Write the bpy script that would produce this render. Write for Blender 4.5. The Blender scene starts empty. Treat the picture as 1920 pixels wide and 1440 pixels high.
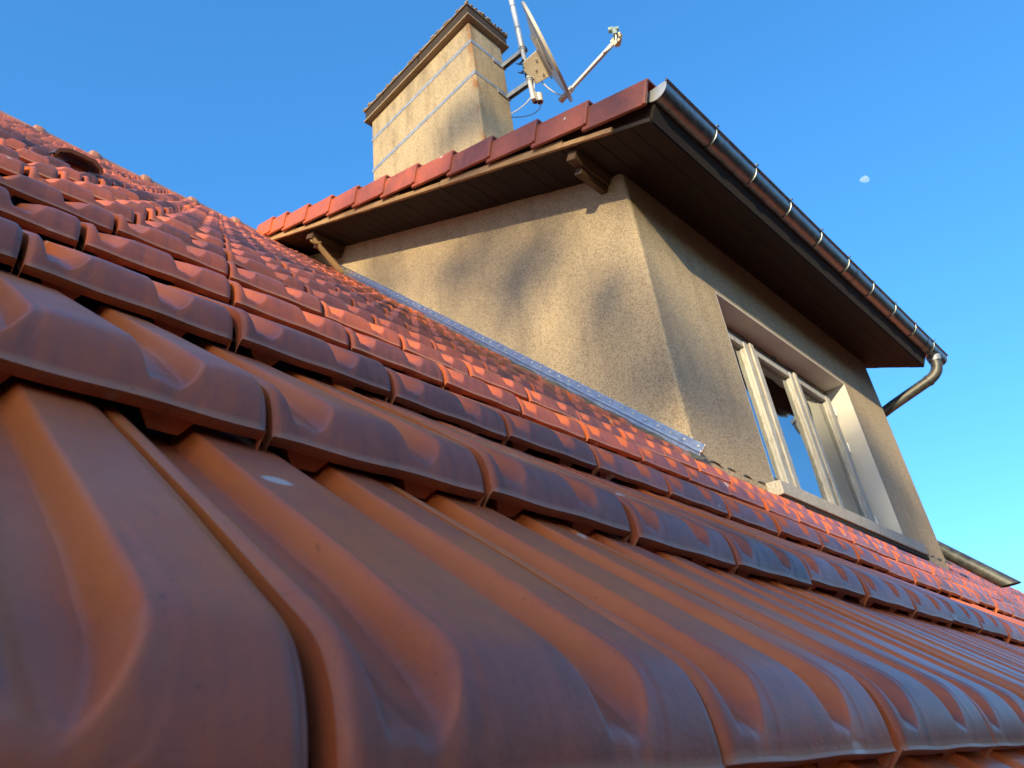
import bpy, math, random
import numpy as np
from mathutils import Vector, Matrix
random.seed(7); rng = np.random.default_rng(7)
sc = bpy.context.scene
COL = sc.collection
R = math.radians

# ------------------------------------------------------------------ camera
cam = bpy.data.cameras.new('camera'); camo = bpy.data.objects.new('camera', cam); COL.objects.link(camo)
cam.sensor_width = 36.0; cam.lens = 36.0 * 1412.16 / 1920.0
cam.clip_start = 0.02; cam.clip_end = 4000.0
_cr = Vector((0.7002, -0.7054, -0.1116)); _cf = Vector((0.6506, 0.5661, 0.5062)).normalized()
_cr = (_cr - _cf * _cr.dot(_cf)).normalized(); _cu = _cr.cross(_cf)
camo.matrix_world = Matrix(((_cr.x, _cu.x, -_cf.x, 0), (_cr.y, _cu.y, -_cf.y, 0), (_cr.z, _cu.z, -_cf.z, 0), (0, 0, 0, 1)))
cam.dof.use_dof = True; cam.dof.focus_distance = 1.3; cam.dof.aperture_fstop = 17.0
sc.camera = camo

# ------------------------------------------------------------------ light
TO_SUN = Vector((-1.0, -0.462, 0.314)).normalized()
SUN_EL = math.asin(TO_SUN.z); SUN_ROT = math.atan2(TO_SUN.x, TO_SUN.y)
W = bpy.data.worlds.new('World'); sc.world = W; W.use_nodes = True
_nt = W.node_tree; _bg = _nt.nodes['Background']
_sk = _nt.nodes.new('ShaderNodeTexSky'); _sk.sky_type = 'NISHITA'; _sk.sun_disc = False
_sk.sun_elevation = SUN_EL; _sk.sun_rotation = SUN_ROT; _sk.altitude = 300
_sk.air_density = 1.0; _sk.dust_density = 0.0; _sk.ozone_density = 6.0
_hs = _nt.nodes.new('ShaderNodeHueSaturation'); _hs.inputs['Saturation'].default_value = 1.22
_hs.inputs['Hue'].default_value = 0.5
_mx = _nt.nodes.new('ShaderNodeMix'); _mx.data_type = 'RGBA'; _mx.blend_type = 'MULTIPLY'
_mx.inputs[0].default_value = 1.0; _mx.inputs[7].default_value = (1.04, 1.12, 1.18, 1)
_gm = _nt.nodes.new('ShaderNodeGamma'); _gm.inputs[1].default_value = 0.72
_nt.links.new(_sk.outputs[0], _gm.inputs[0]); _nt.links.new(_gm.outputs[0], _hs.inputs['Color']); _nt.links.new(_hs.outputs[0], _mx.inputs[6])
# towards the sun the air is hazier and warmer than in the clear half of the sky
_s2 = _nt.nodes.new('ShaderNodeTexSky'); _s2.sky_type = 'NISHITA'; _s2.sun_disc = False
_s2.sun_elevation = SUN_EL; _s2.sun_rotation = SUN_ROT; _s2.altitude = 300; _s2.air_density = 1.0; _s2.dust_density = 2.5; _s2.ozone_density = 0.5
_tc = _nt.nodes.new('ShaderNodeTexCoord'); _dp = _nt.nodes.new('ShaderNodeVectorMath'); _dp.operation = 'DOT_PRODUCT'; _dp.inputs[1].default_value = TO_SUN
_mr = _nt.nodes.new('ShaderNodeMapRange'); _mr.interpolation_type = 'SMOOTHSTEP'; _mr.inputs[1].default_value = -0.05; _mr.inputs[2].default_value = 0.75; _mr.inputs[4].default_value = 0.17
_m2 = _nt.nodes.new('ShaderNodeMix'); _m2.data_type = 'RGBA'
_nt.links.new(_tc.outputs['Generated'], _dp.inputs[0]); _nt.links.new(_dp.outputs['Value'], _mr.inputs[0]); _nt.links.new(_mr.outputs[0], _m2.inputs[0])
_nt.links.new(_mx.outputs[2], _m2.inputs[6]); _nt.links.new(_s2.outputs[0], _m2.inputs[7])
_nt.links.new(_m2.outputs[2], _bg.inputs[0]); _bg.inputs[1].default_value = 0.15
_sl = bpy.data.lights.new('sun', 'SUN'); _sl.energy = 2.5; _sl.angle = R(0.53); _sl.color = (1.0, 0.78, 0.44)
_so = bpy.data.objects.new('sun', _sl); COL.objects.link(_so); _so.location = TO_SUN * 60
_so.rotation_euler = TO_SUN.to_track_quat('Z', 'Y').to_euler()
sc.view_settings.view_transform = 'Standard'; sc.view_settings.look = 'None'
sc.view_settings.exposure = 1.62; sc.view_settings.gamma = 1.0

# ------------------------------------------------------------------ helpers
ORG = {}
class MB:
    def __init__(s): s.v = []; s.f = []; s.uv = None
    def add(s, vs, fs):
        o = len(s.v); s.v += [tuple(map(float, p)) for p in vs]; s.f += [tuple(i + o for i in f) for f in fs]; return s
    def box(s, c, sz, ax=None):
        ax = ax or (Vector((1, 0, 0)), Vector((0, 1, 0)), Vector((0, 0, 1)))
        c = Vector(c); h = [d / 2 for d in sz]; vs = []
        for k in (-1, 1):
            for j in (-1, 1):
                for i in (-1, 1): vs.append(c + ax[0] * h[0] * i + ax[1] * h[1] * j + ax[2] * h[2] * k)
        return s.add(vs, [(0, 2, 3, 1), (4, 5, 7, 6), (0, 1, 5, 4), (2, 6, 7, 3), (0, 4, 6, 2), (1, 3, 7, 5)])
    def b2(s, x0, x1, y0, y1, z0, z1):
        return s.box(((x0 + x1) / 2, (y0 + y1) / 2, (z0 + z1) / 2), (abs(x1 - x0), abs(y1 - y0), abs(z1 - z0)))
    def prism(s, poly, d):          # closed polygon (3d points) pushed along d
        n = len(poly); d = Vector(d); a = [Vector(p) for p in poly]
        nrm = Vector((0, 0, 0))
        for i in range(n): nrm += (a[i] - a[0]).cross(a[(i + 1) % n] - a[0])
        if nrm.dot(d) > 0: a.reverse()
        vs = a + [p + d for p in a]
        return s.add(vs, [tuple(range(n)), tuple(range(2 * n - 1, n - 1, -1))] + [(i, i + n, (i + 1) % n + n, (i + 1) % n) for i in range(n)])
    def tube(s, path, r, n=12, cap=True, inner=None):
        P = [Vector(p) for p in path]; rr = r if hasattr(r, '__len__') else [r] * len(P)
        t = (P[1] - P[0]).normalized(); up = Vector((0, 0, 1)) if abs(t.z) < 0.9 else Vector((1, 0, 0))
        a = t.cross(up).normalized(); vs = []
        for i, p in enumerate(P):
            t2 = (P[min(i + 1, len(P) - 1)] - P[max(i - 1, 0)]).normalized()
            a = (a - t2 * a.dot(t2)).normalized(); b = t2.cross(a)
            for k in range(n):
                w = 2 * math.pi * k / n; vs.append(p + (a * math.cos(w) + b * math.sin(w)) * rr[i])
        fs = [(i * n + k, i * n + (k + 1) % n, (i + 1) * n + (k + 1) % n, (i + 1) * n + k) for i in range(len(P) - 1) for k in range(n)]
        if cap: fs += [tuple(range(n - 1, -1, -1)), tuple((len(P) - 1) * n + k for k in range(n))]
        return s.add(vs, fs)
    def build(s, name, mat, parent=None, smooth=35, bevel=0, org=None):
        o_ = Vector(org) if org is not None else (ORG[parent.name] if parent else Vector((0, 0, 0)))
        me = bpy.data.meshes.new(name)
        me.from_pydata([(p[0] - o_.x, p[1] - o_.y, p[2] - o_.z) for p in s.v], [], s.f); me.update()
        if mat: me.materials.append(mat)
        if smooth:
            me.shade_smooth(); me.set_sharp_from_angle(angle=R(smooth))
        ob = bpy.data.objects.new(name, me); COL.objects.link(ob)
        if parent: ob.parent = parent; ob.location = o_ - ORG[parent.name]
        else: ob.location = o_
        ORG[ob.name] = o_
        if bevel:
            m = ob.modifiers.new('bevel', 'BEVEL'); m.width = bevel; m.segments = 2; m.limit_method = 'ANGLE'; m.angle_limit = R(40)
        return ob
def tag(o, label=None, cat=None, group=None, kind=None):
    if label: o['label'] = label
    if cat: o['category'] = cat
    if group: o['group'] = group
    if kind: o['kind'] = kind
    return o
def thing(name, loc, label, cat, group=None):
    o = bpy.data.objects.new(name, None); COL.objects.link(o); o.location = loc; o.empty_display_size = 0.1
    ORG[o.name] = Vector(loc); return tag(o, label, cat, group)
def bez(p0, p1, p2, p3, n=14):
    P = [Vector(p) for p in (p0, p1, p2, p3)]
    return [P[0] * (1 - t) ** 3 + P[1] * 3 * t * (1 - t) ** 2 + P[2] * 3 * t * t * (1 - t) + P[3] * t ** 3 for t in [i / n for i in range(n + 1)]]

# ------------------------------------------------------------------ materials
def mat(name):
    m = bpy.data.materials.new(name); m.use_nodes = True; nt = m.node_tree
    return m, nt, nt.nodes['Principled BSDF']
def N(nt, t, **kw):
    n = nt.nodes.new(t)
    for k, v in kw.items():
        if k.startswith('_'): setattr(n, k[1:], v)
        else: n.inputs[k.replace('__', ' ')].default_value = v
    return n
def L(nt, a, b): nt.links.new(a, b)
def ramp(nt, fac, stops):
    r = nt.nodes.new('ShaderNodeValToRGB'); e = r.color_ramp.elements
    while len(e) < len(stops): e.new(0.5)
    for x, (p, c) in zip(e, stops):
        x.position = p; x.color = c if len(c) == 4 else (*c, 1)
    L(nt, fac, r.inputs[0]); return r.outputs[0]
def mixc(nt, f, a, b, mode='MIX'):
    m = nt.nodes.new('ShaderNodeMix'); m.data_type = 'RGBA'; m.blend_type = mode
    for s, v in ((0, f), (6, a), (7, b)):
        if hasattr(v, 'is_linked'): L(nt, v, m.inputs[s])
        else: m.inputs[s].default_value = v if s == 0 else (v if len(v) == 4 else (*v, 1))
    return m.outputs[2]
def mth(nt, op, a, b=None, clamp=False):
    m = nt.nodes.new('ShaderNodeMath'); m.operation = op; m.use_clamp = clamp
    for s, v in ((0, a), (1, b)):
        if v is None: continue
        if hasattr(v, 'is_linked'): L(nt, v, m.inputs[s])
        else: m.inputs[s].default_value = v
    return m.outputs[0]
def mapr(nt, v, a, b, c=0.0, d=1.0):
    m = nt.nodes.new('ShaderNodeMapRange'); m.interpolation_type = 'SMOOTHSTEP'
    L(nt, v, m.inputs[0])
    for i, x in enumerate((a, b, c, d)): m.inputs[i + 1].default_value = x
    return m.outputs[0]
def pos(nt):
    return nt.nodes.new('ShaderNodeNewGeometry').outputs['Position']
def noise(nt, vec, scale, detail=4, rough=0.55, sc3=None):
    if sc3:
        mp = N(nt, 'ShaderNodeMapping'); mp.inputs['Scale'].default_value = sc3; L(nt, vec, mp.inputs[0]); vec = mp.outputs[0]
    n = N(nt, 'ShaderNodeTexNoise', Scale=scale, Detail=detail, Roughness=rough); L(nt, vec, n.inputs['Vector']); return n.outputs[0]
def bump(nt, bs, h, strength, dist):
    b = N(nt, 'ShaderNodeBump', Strength=strength, Distance=dist); L(nt, h, b.inputs['Height']); L(nt, b.outputs[0], bs.inputs['Normal'])

def make_tile_mat():
    m, nt, bs = mat('terracotta'); P = pos(nt)
    uv = nt.nodes.new('ShaderNodeUVMap').outputs[0]
    sx = nt.nodes.new('ShaderNodeSeparateXYZ'); L(nt, uv, sx.inputs[0])
    at = nt.nodes.new('ShaderNodeAttribute'); at.attribute_name = 'tint'
    oi = nt.nodes.new('ShaderNodeObjectInfo'); s2 = nt.nodes.new('ShaderNodeSeparateColor'); L(nt, oi.outputs['Color'], s2.inputs[0])
    tint = mth(nt, 'ADD', at.outputs['Fac'], s2.outputs[0])
    big = noise(nt, P, 9.0, 4, 0.6); fine = noise(nt, P, 55.0, 5, 0.6)
    # flashed clay: the nose and the rib tops were smoked browner in the kiln
    nose = mapr(nt, sx.outputs[1], 0.0, 0.42, 0.30, 0.0)
    f = mth(nt, 'ADD', mth(nt, 'ADD', mth(nt, 'ADD', mth(nt, 'MULTIPLY', tint, 0.58), 0.17), nose), mth(nt, 'MULTIPLY', mth(nt, 'SUBTRACT', big, 0.5), 0.5))
    f = mth(nt, 'ADD', f, mth(nt, 'MULTIPLY', mth(nt, 'SUBTRACT', fine, 0.5), 0.35))
    # raw clay shows on the side edge; the steep channel walls are tinted more orange
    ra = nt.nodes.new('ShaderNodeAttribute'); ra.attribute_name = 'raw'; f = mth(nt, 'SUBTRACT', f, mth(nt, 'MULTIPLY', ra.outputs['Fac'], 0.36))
    # rain streaks that run down each tile, different on every one
    cb = nt.nodes.new('ShaderNodeCombineXYZ'); L(nt, mth(nt, 'ADD', mth(nt, 'MULTIPLY', sx.outputs[0], 13.0), mth(nt, 'MULTIPLY', tint, 61.0)), cb.inputs[0]); L(nt, mth(nt, 'MULTIPLY', sx.outputs[1], 1.3), cb.inputs[1]); L(nt, big, cb.inputs[2])
    stk = N(nt, 'ShaderNodeTexNoise', Scale=1.0, Detail=5.0, Roughness=0.62); L(nt, cb.outputs[0], stk.inputs['Vector'])
    f = mth(nt, 'ADD', f, mth(nt, 'MULTIPLY', mth(nt, 'SUBTRACT', stk.outputs[0], 0.5), 0.60))
    c = ramp(nt, f, [(0.0, (0.62, 0.160, 0.040)), (0.30, (0.54, 0.128, 0.044)), (0.55, (0.375, 0.104, 0.060)), (0.78, (0.225, 0.078, 0.053)), (1.0, (0.115, 0.050, 0.040))])
    dust = ramp(nt, noise(nt, P, 26.0, 6, 0.7), [(0.56, (0, 0, 0)), (0.74, (1, 1, 1))])
    c = mixc(nt, mth(nt, 'MULTIPLY', dust, 0.12), c, (0.42, 0.30, 0.22))
    spot = ramp(nt, noise(nt, P, 16.0, 1, 0.3), [(0.775, (0, 0, 0)), (0.80, (1, 1, 1))])
    c = mixc(nt, mth(nt, 'MULTIPLY', spot, 0.7), c, (0.62, 0.58, 0.52))
    worn = mth(nt, 'MULTIPLY', mapr(nt, sx.outputs[1], -0.010, -0.004, 0.0, 1.0), mapr(nt, sx.outputs[1], 0.001, 0.010, 1.0, 0.0))
    c = mixc(nt, mth(nt, 'MULTIPLY', worn, 0.45), c, (0.52, 0.30, 0.19))
    L(nt, c, bs.inputs['Base Color'])
    ro = N(nt, 'ShaderNodeMapRange'); L(nt, big, ro.inputs[0]); ro.inputs[3].default_value = 0.28; ro.inputs[4].default_value = 0.48
    L(nt, ro.outputs[0], bs.inputs['Roughness']); bs.inputs['Specular IOR Level'].default_value = 0.32
    bump(nt, bs, mth(nt, 'ADD', mth(nt, 'MULTIPLY', fine, 0.9), mth(nt, 'MULTIPLY', noise(nt, P, 420.0, 4, 0.7), 0.8)), 0.30, 0.0013)
    speck = ramp(nt, noise(nt, P, 170.0, 3, 0.6), [(0.68, (0, 0, 0)), (0.73, (1, 1, 1))])
    c2 = mixc(nt, mth(nt, 'MULTIPLY', speck, 0.5), c, (0.05, 0.03, 0.025)); L(nt, c2, bs.inputs['Base Color'])
    return m
def make_render_mat(name, c0, c1, grain=150.0, streak=0.0, depth=0.006, pit=0.62, rust=None):
    m, nt, bs = mat(name); P = pos(nt)
    vo = N(nt, 'ShaderNodeTexNoise', Scale=grain, Detail=2.0, Roughness=0.5, Distortion=0.6); L(nt, P, vo.inputs['Vector']); g = vo.outputs[0]
    big = noise(nt, P, 2.2, 5, 0.6)
    c = mixc(nt, big, c0, c1)
    pits = ramp(nt, g, [(0.38, (1, 1, 1)), (0.53, (0, 0, 0))])
    c = mixc(nt, mth(nt, 'MULTIPLY', pits, pit), c, tuple(x * 0.36 for x in c0))
    if streak:
        st = ramp(nt, noise(nt, P, 9.0, 5, 0.65, (1, 1, 0.16)), [(0.50, (0, 0, 0)), (0.72, (1, 1, 1))])
        c = mixc(nt, mth(nt, 'MULTIPLY', st, streak), c, (0.13, 0.105, 0.075))
    if rust:                                         # rust runs below the strap corners, on the arris
        sp = nt.nodes.new('ShaderNodeSeparateXYZ'); L(nt, P, sp.inputs[0])
        dd = mth(nt, 'ABSOLUTE', mth(nt, 'SUBTRACT', mth(nt, 'ADD', sp.outputs[0], sp.outputs[1]), rust))
        rm_ = mth(nt, 'MULTIPLY', mapr(nt, dd, 0.015, 0.075, 1.0, 0.0), mapr(nt, noise(nt, P, 6.0, 4, 0.6, (1, 1, 0.5)), 0.47, 0.60, 0.0, 1.0))
        c = mixc(nt, mth(nt, 'MULTIPLY', rm_, 0.75), c, (0.30, 0.12, 0.035))
        soot = mth(nt, 'MULTIPLY', mapr(nt, sp.outputs[2], 5.95, 6.45, 0.0, 1.0), mapr(nt, noise(nt, P, 5.0, 5, 0.65, (1, 1, 0.25)), 0.40, 0.62, 0.0, 1.0))
        c = mixc(nt, mth(nt, 'MULTIPLY', soot, 0.45), c, (0.12, 0.10, 0.075))
    L(nt, c, bs.inputs['Base Color']); bs.inputs['Roughness'].default_value = 0.95; bs.inputs['Specular IOR Level'].default_value = 0.15
    bump(nt, bs, mth(nt, 'ADD', g, mth(nt, 'MULTIPLY', noise(nt, P, grain * 2.6, 3), 0.35)), 0.9, depth)
    return m
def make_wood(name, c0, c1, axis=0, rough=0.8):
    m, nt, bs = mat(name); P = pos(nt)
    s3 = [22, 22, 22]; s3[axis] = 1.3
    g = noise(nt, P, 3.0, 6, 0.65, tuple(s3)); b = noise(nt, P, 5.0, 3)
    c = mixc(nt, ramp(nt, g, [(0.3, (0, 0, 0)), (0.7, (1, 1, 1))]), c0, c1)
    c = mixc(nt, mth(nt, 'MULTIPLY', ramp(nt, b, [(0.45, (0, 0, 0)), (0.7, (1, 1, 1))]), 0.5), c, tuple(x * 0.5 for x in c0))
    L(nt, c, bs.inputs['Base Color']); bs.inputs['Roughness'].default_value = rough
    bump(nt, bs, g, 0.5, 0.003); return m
def make_metal(name, c0, c1, rough=0.4, metal=0.9, sc_=18.0, _=0):
    m, nt, bs = mat(name); P = pos(nt)
    n = noise(nt, P, sc_, 6, 0.65)
    L(nt, mixc(nt, ramp(nt, n, [(0.35, (0, 0, 0)), (0.68, (1, 1, 1))]), c0, c1), bs.inputs['Base Color'])
    ro = N(nt, 'ShaderNodeMapRange'); L(nt, n, ro.inputs[0]); ro.inputs[3].default_value = rough - 0.12; ro.inputs[4].default_value = rough + 0.2
    L(nt, ro.outputs[0], bs.inputs['Roughness']); bs.inputs['Metallic'].default_value = metal
    bump(nt, bs, noise(nt, P, sc_ * 3, 4), 0.15, 0.002); return m
def make_plain(name, c, rough=0.6, var=0.25, sc_=25.0, bmp=0.2):
    m, nt, bs = mat(name); P = pos(nt); n = noise(nt, P, sc_, 5, 0.65)
    L(nt, mixc(nt, n, tuple(x * (1 + var) for x in c), tuple(x * (1 - var) for x in c)), bs.inputs['Base Color'])
    bs.inputs['Roughness'].default_value = rough; bump(nt, bs, n, bmp, 0.002); return m
def make_peel(name):
    m, nt, bs = mat(name); P = pos(nt)
    n = noise(nt, P, 14.0, 6, 0.7, (3, 3, 0.5))
    c = mixc(nt, ramp(nt, n, [(0.44, (0, 0, 0)), (0.60, (1, 1, 1))]), (0.46, 0.46, 0.43), (0.36, 0.34, 0.29))
    cr = ramp(nt, noise(nt, P, 60.0, 3, 0.6, (3, 3, 0.4)), [(0.60, (0, 0, 0)), (0.68, (1, 1, 1))])
    L(nt, mixc(nt, mth(nt, 'MULTIPLY', cr, 0.6), c, (0.10, 0.08, 0.06)), bs.inputs['Base Color'])
    bs.inputs['Roughness'].default_value = 0.7; bump(nt, bs, n, 0.5, 0.003); return m
def make_glass():
    m = bpy.data.materials.new('window_glass'); m.use_nodes = True; nt = m.node_tree
    for n in list(nt.nodes): nt.nodes.remove(n)
    out = nt.nodes.new('ShaderNodeOutputMaterial'); P = pos(nt)
    gl = N(nt, 'ShaderNodeBsdfGlossy', Roughness=0.015); gl.inputs['Color'].default_value = (0.93, 0.97, 1, 1)
    tr = nt.nodes.new('ShaderNodeBsdfTransparent'); tr.inputs['Color'].default_value = (0.80, 0.85, 0.84, 1)
    fr = N(nt, 'ShaderNodeFresnel', IOR=6.5)
    b = N(nt, 'ShaderNodeBump', Strength=0.35, Distance=0.02); L(nt, noise(nt, P, 3.2, 1, 0.4), b.inputs['Height'])
    L(nt, b.outputs[0], gl.inputs['Normal'])
    mx = nt.nodes.new('ShaderNodeMixShader'); L(nt, fr.outputs[0], mx.inputs[0]); L(nt, tr.outputs[0], mx.inputs[1]); L(nt, gl.outputs[0], mx.inputs[2])
    L(nt, mx.outputs[0], out.inputs[0]); return m
def make_leaf(name, c):
    m, nt, bs = mat(name); P = pos(nt); out = nt.nodes['Material Output']
    col = mixc(nt, noise(nt, P, 1.2, 3), c, tuple(min(.9, x * 1.6) for x in c))
    L(nt, col, bs.inputs['Base Color']); bs.inputs['Roughness'].default_value = 0.6
    t = nt.nodes.new('ShaderNodeBsdfTranslucent'); L(nt, col, t.inputs[0])
    mx = nt.nodes.new('ShaderNodeMixShader'); mx.inputs[0].default_value = 0.55
    L(nt, bs.outputs[0], mx.inputs[1]); L(nt, t.outputs[0], mx.inputs[2]); L(nt, mx.outputs[0], out.inputs[0])
    return m

M = dict(
    tile=make_tile_mat(),
    stucco=make_render_mat('roughcast', (0.47, 0.375, 0.25), (0.56, 0.46, 0.315), 135.0, 0.22, 0.008),
    chim=make_render_mat('chimney_render', (0.37, 0.295, 0.19), (0.46, 0.38, 0.25), 75.0, 0.5, 0.003, 0.42, 6.053),
    reveal=make_plain('white_plaster', (0.60, 0.60, 0.57), 0.85, 0.12, 4.0, 0.3),
    sill=make_render_mat('concrete', (0.42, 0.41, 0.37), (0.52, 0.51, 0.47), 190.0, 0.2, 0.003),
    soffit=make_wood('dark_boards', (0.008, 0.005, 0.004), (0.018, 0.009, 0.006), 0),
    edge=make_wood('pale_boards', (0.30, 0.18, 0.085), (0.46, 0.30, 0.155), 1),
    beam=make_wood('beam_wood', (0.07, 0.042, 0.024), (0.13, 0.08, 0.045), 0),
    zinc=make_metal('dark_zinc', (0.14, 0.175, 0.20), (0.24, 0.28, 0.31), 0.34, 0.82, 22.0),
    pipe=make_metal('old_pipe', (0.045, 0.052, 0.055), (0.12, 0.125, 0.12), 0.45, 0.5, 16.0),
    galv=make_metal('galvanised', (0.30, 0.33, 0.35), (0.44, 0.47, 0.49), 0.45, 0.55, 12.0),
    alu=make_metal('bright_strip', (0.50, 0.54, 0.58), (0.64, 0.67, 0.70), 0.28, 0.95, 30.0),
    lead=make_metal('lead', (0.07, 0.072, 0.06), (0.17, 0.165, 0.14), 0.6, 0.4, 30.0),
    cap=make_plain('dark_slab', (0.036, 0.024, 0.017), 0.95, 0.5, 12.0, 0.8),
    capedge=make_plain('mossy_mortar', (0.26, 0.20, 0.13), 0.95, 0.45, 30.0, 0.8),
    peel=make_peel('peeling_paint'),
    brown=make_wood('brown_frame', (0.13, 0.085, 0.05), (0.22, 0.15, 0.09), 0, 0.65),
    glass=make_glass(),
    room=make_plain('room_dark', (0.10, 0.10, 0.10), 0.9),
    dish=make_plain('dish_paint', (0.50, 0.48, 0.42), 0.5, 0.12, 20.0, 0.05),
    box=make_plain('box_plastic', (0.72, 0.66, 0.50), 0.5, 0.08, 20.0, 0.05),
    pole=make_metal('pole_metal', (0.66, 0.68, 0.66), (0.54, 0.56, 0.55), 0.45, 0.3, 6.0),
    black=make_plain('black_plastic', (0.025, 0.025, 0.028), 0.5),
    lnb=make_plain('lnb_plastic', (0.23, 0.33, 0.32), 0.4, 0.2),
    cable=make_plain('white_cable', (0.75, 0.75, 0.72), 0.5, 0.05),
    tar=make_plain('tarred_board', (0.012, 0.009, 0.008), 1.0), deck=make_plain('underlay', (0.05, 0.03, 0.022), 0.9),  # first: near-black standing in for shade under the eave and sill
    mortar=make_plain('mortar', (0.42, 0.40, 0.35), 0.95, 0.3, 40.0, 0.8),
    ground=make_plain('grass_ground', (0.05, 0.05, 0.025), 0.95, 0.5, 0.4, 0.2),
    bark=make_wood('bark', (0.10, 0.07, 0.045), (0.16, 0.12, 0.08), 2),
    leaf=make_leaf('leaves', (0.20, 0.145, 0.065)), dark_leaf=make_plain('dark_leaves', (0.045, 0.05, 0.022), 0.8, 0.4, 1.0, 0),
)

# ------------------------------------------------------------------ ground
g = MB(); Z0 = -6.2
g.add([(-1500, -1500, Z0), (1500, -1500, Z0), (1500, 1500, Z0), (-1500, 1500, Z0)], [(0, 1, 2, 3)])
tag(g.build('ground', M['ground'], smooth=0), kind='structure')

# ------------------------------------------------------------------ main roof
H = 0.14; TW = 1.65 * H; TG = 2.6 * H; PIT = R(45.9)
SX = Vector((1, 0, 0)); SS = Vector((0, math.cos(PIT), math.sin(PIT))); SN = Vector((0, -math.sin(PIT), math.cos(PIT)))
def rp(x, s, n): return SX * x + SS * s + SN * n
def tile_grid(nu, nv, side=True):
    """one interlocking tile: two spoon-ended channels, wide flat ribs, rounded nose with a lip.  local x across, y up the slope, z out of the roof"""
    w = TW / H; gap = 0.06
    us = np.linspace(0.0, w - gap, nu)
    vs = 2.95 * (np.linspace(0, 1, nv) ** 1.9)
    U, V = np.meshgrid(us, vs)                      # rows = v
    base = 0.240 - 0.135 * V
    k = np.clip(1 - V / 0.46, 0, 1)
    nosep = base - 0.240 * k ** 2.25
    def st(a, b, x):
        t = np.clip((x - a) / (b - a), 0, 1); return t * t * (3 - 2 * t)
    ch = np.zeros_like(U); halo = np.zeros_like(U); rawm = np.zeros_like(U)
    for u0 in (0.0, 0.5 * w):
        uu = (U - u0) / w
        r0 = 0.262
        vv = np.clip((0.46 - V) / 0.42, 0, 1)
        rr = r0 - 0.052 * (1 - np.sqrt(np.clip(1 - vv ** 2, 0, 1)))      # the right wall swings round into the spoon end
        left = np.clip((uu - 0.026) / (0.098 - 0.042 * vv), 0, 1); left = left * left * (3 - 2 * left)
        wd = 0.040 + 0.034 * vv; right = np.clip((uu - (rr + 0.008 - wd)) / wd, 0, 1); right = 1 - right * right * (3 - 2 * right)
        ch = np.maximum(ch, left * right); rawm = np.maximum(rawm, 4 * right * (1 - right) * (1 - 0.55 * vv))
        rh = rr + 0.035
        halo = np.maximum(halo, st(0.12, 0.16, uu) * (1 - st(rh - 0.012, rh + 0.010, uu)) * (1 - st(0.5, 1.0, V)))
    dep = 0.128 + 0.030 * (1 - st(0.25, 1.0, V))
    fl = base - dep * ch - 0.013 * halo
    d = 0.034; a, b = nosep - 0.004 * halo, fl      # smooth minimum of rounded nose and channel floor
    hh = np.clip(0.5 + 0.5 * (b - a) / d, 0, 1); top = b * (1 - hh) + a * hh - d * hh * (1 - hh)
    top = np.where(V < 1e-6, 0.0, top)
    ue = np.minimum(U, w - gap - U); top -= 0.030 * np.exp(-(ue / 0.028) ** 2) * (0.30 + 0.70 * (1 - st(0.2, 1.4, V)))
    wav = 0.0045 * np.sin(us / w * 2 * np.pi * 2 + 0.6)
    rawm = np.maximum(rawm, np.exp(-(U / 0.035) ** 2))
    rows = []; rr_ = []
    for dv, dz in ((0.30, -0.05), (0.30, -0.085), (0.040, -0.085), (0.030, -0.080), (0.004, -0.022), (-0.010, -0.018), (-0.016, -0.010)):
        rows.append(np.stack([us, np.full(nu, dv), dz + wav], 1)); rr_.append(np.full(nu, 0.15))
    for i in range(nv):
        z = top[i] + wav * np.clip(1 - vs[i] / 0.3, 0, 1)
        rows.append(np.stack([us, np.full(nu, vs[i]), z], 1)); rr_.append(rawm[i])
    A = np.array(rows) * H; nr = len(rows)
    verts = A.reshape(-1, 3); faces = []
    for i in range(nr - 1):
        for j in range(nu - 1):
            p = i * nu + j; faces.append((p, p + 1, p + nu + 1, p + nu))
    vlist = [verts]; off = len(verts); rlist = [np.array(rr_).reshape(-1)]
    if side:
        for j, sg in ((0, 0), (nu - 1, 1)):
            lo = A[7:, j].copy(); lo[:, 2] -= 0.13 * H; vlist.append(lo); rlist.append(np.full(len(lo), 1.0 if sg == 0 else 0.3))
            for i in range(nv - 1):
                a_, b_ = (7 + i) * nu + j, (8 + i) * nu + j; c_, d_ = off + i + 1, off + i
                faces.append((a_, b_, c_, d_) if sg == 0 else (b_, a_, d_, c_))
            off += len(lo)
        for u0 in (0.0, 0.5 * w):                    # the two lugs that close the channel of the tile below
            a0, a1 = u0 + 0.10 * w, u0 + 0.262 * w; z0, z1 = -0.05, -0.185
            pts = [(a0 - .05, .07, z0), (a1 + .02, .07, z0), (a1 - .055, .09, z1), (a0 + .06, .09, z1), (a0 - .05, .3, z0), (a1 + .02, .3, z0), (a1 - .055, .3, z1), (a0 + .06, .3, z1)]
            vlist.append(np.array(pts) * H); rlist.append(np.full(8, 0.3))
            faces += [tuple(off + q for q in f) for f in ((0, 3, 2, 1), (1, 2, 6, 5), (0, 4, 7, 3), (3, 7, 6, 2))]
            off += 8
    V_ = np.concatenate(vlist); uv = V_[:, :2] / np.array([TW, TG]); return V_, faces, uv, np.concatenate(rlist)
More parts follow.
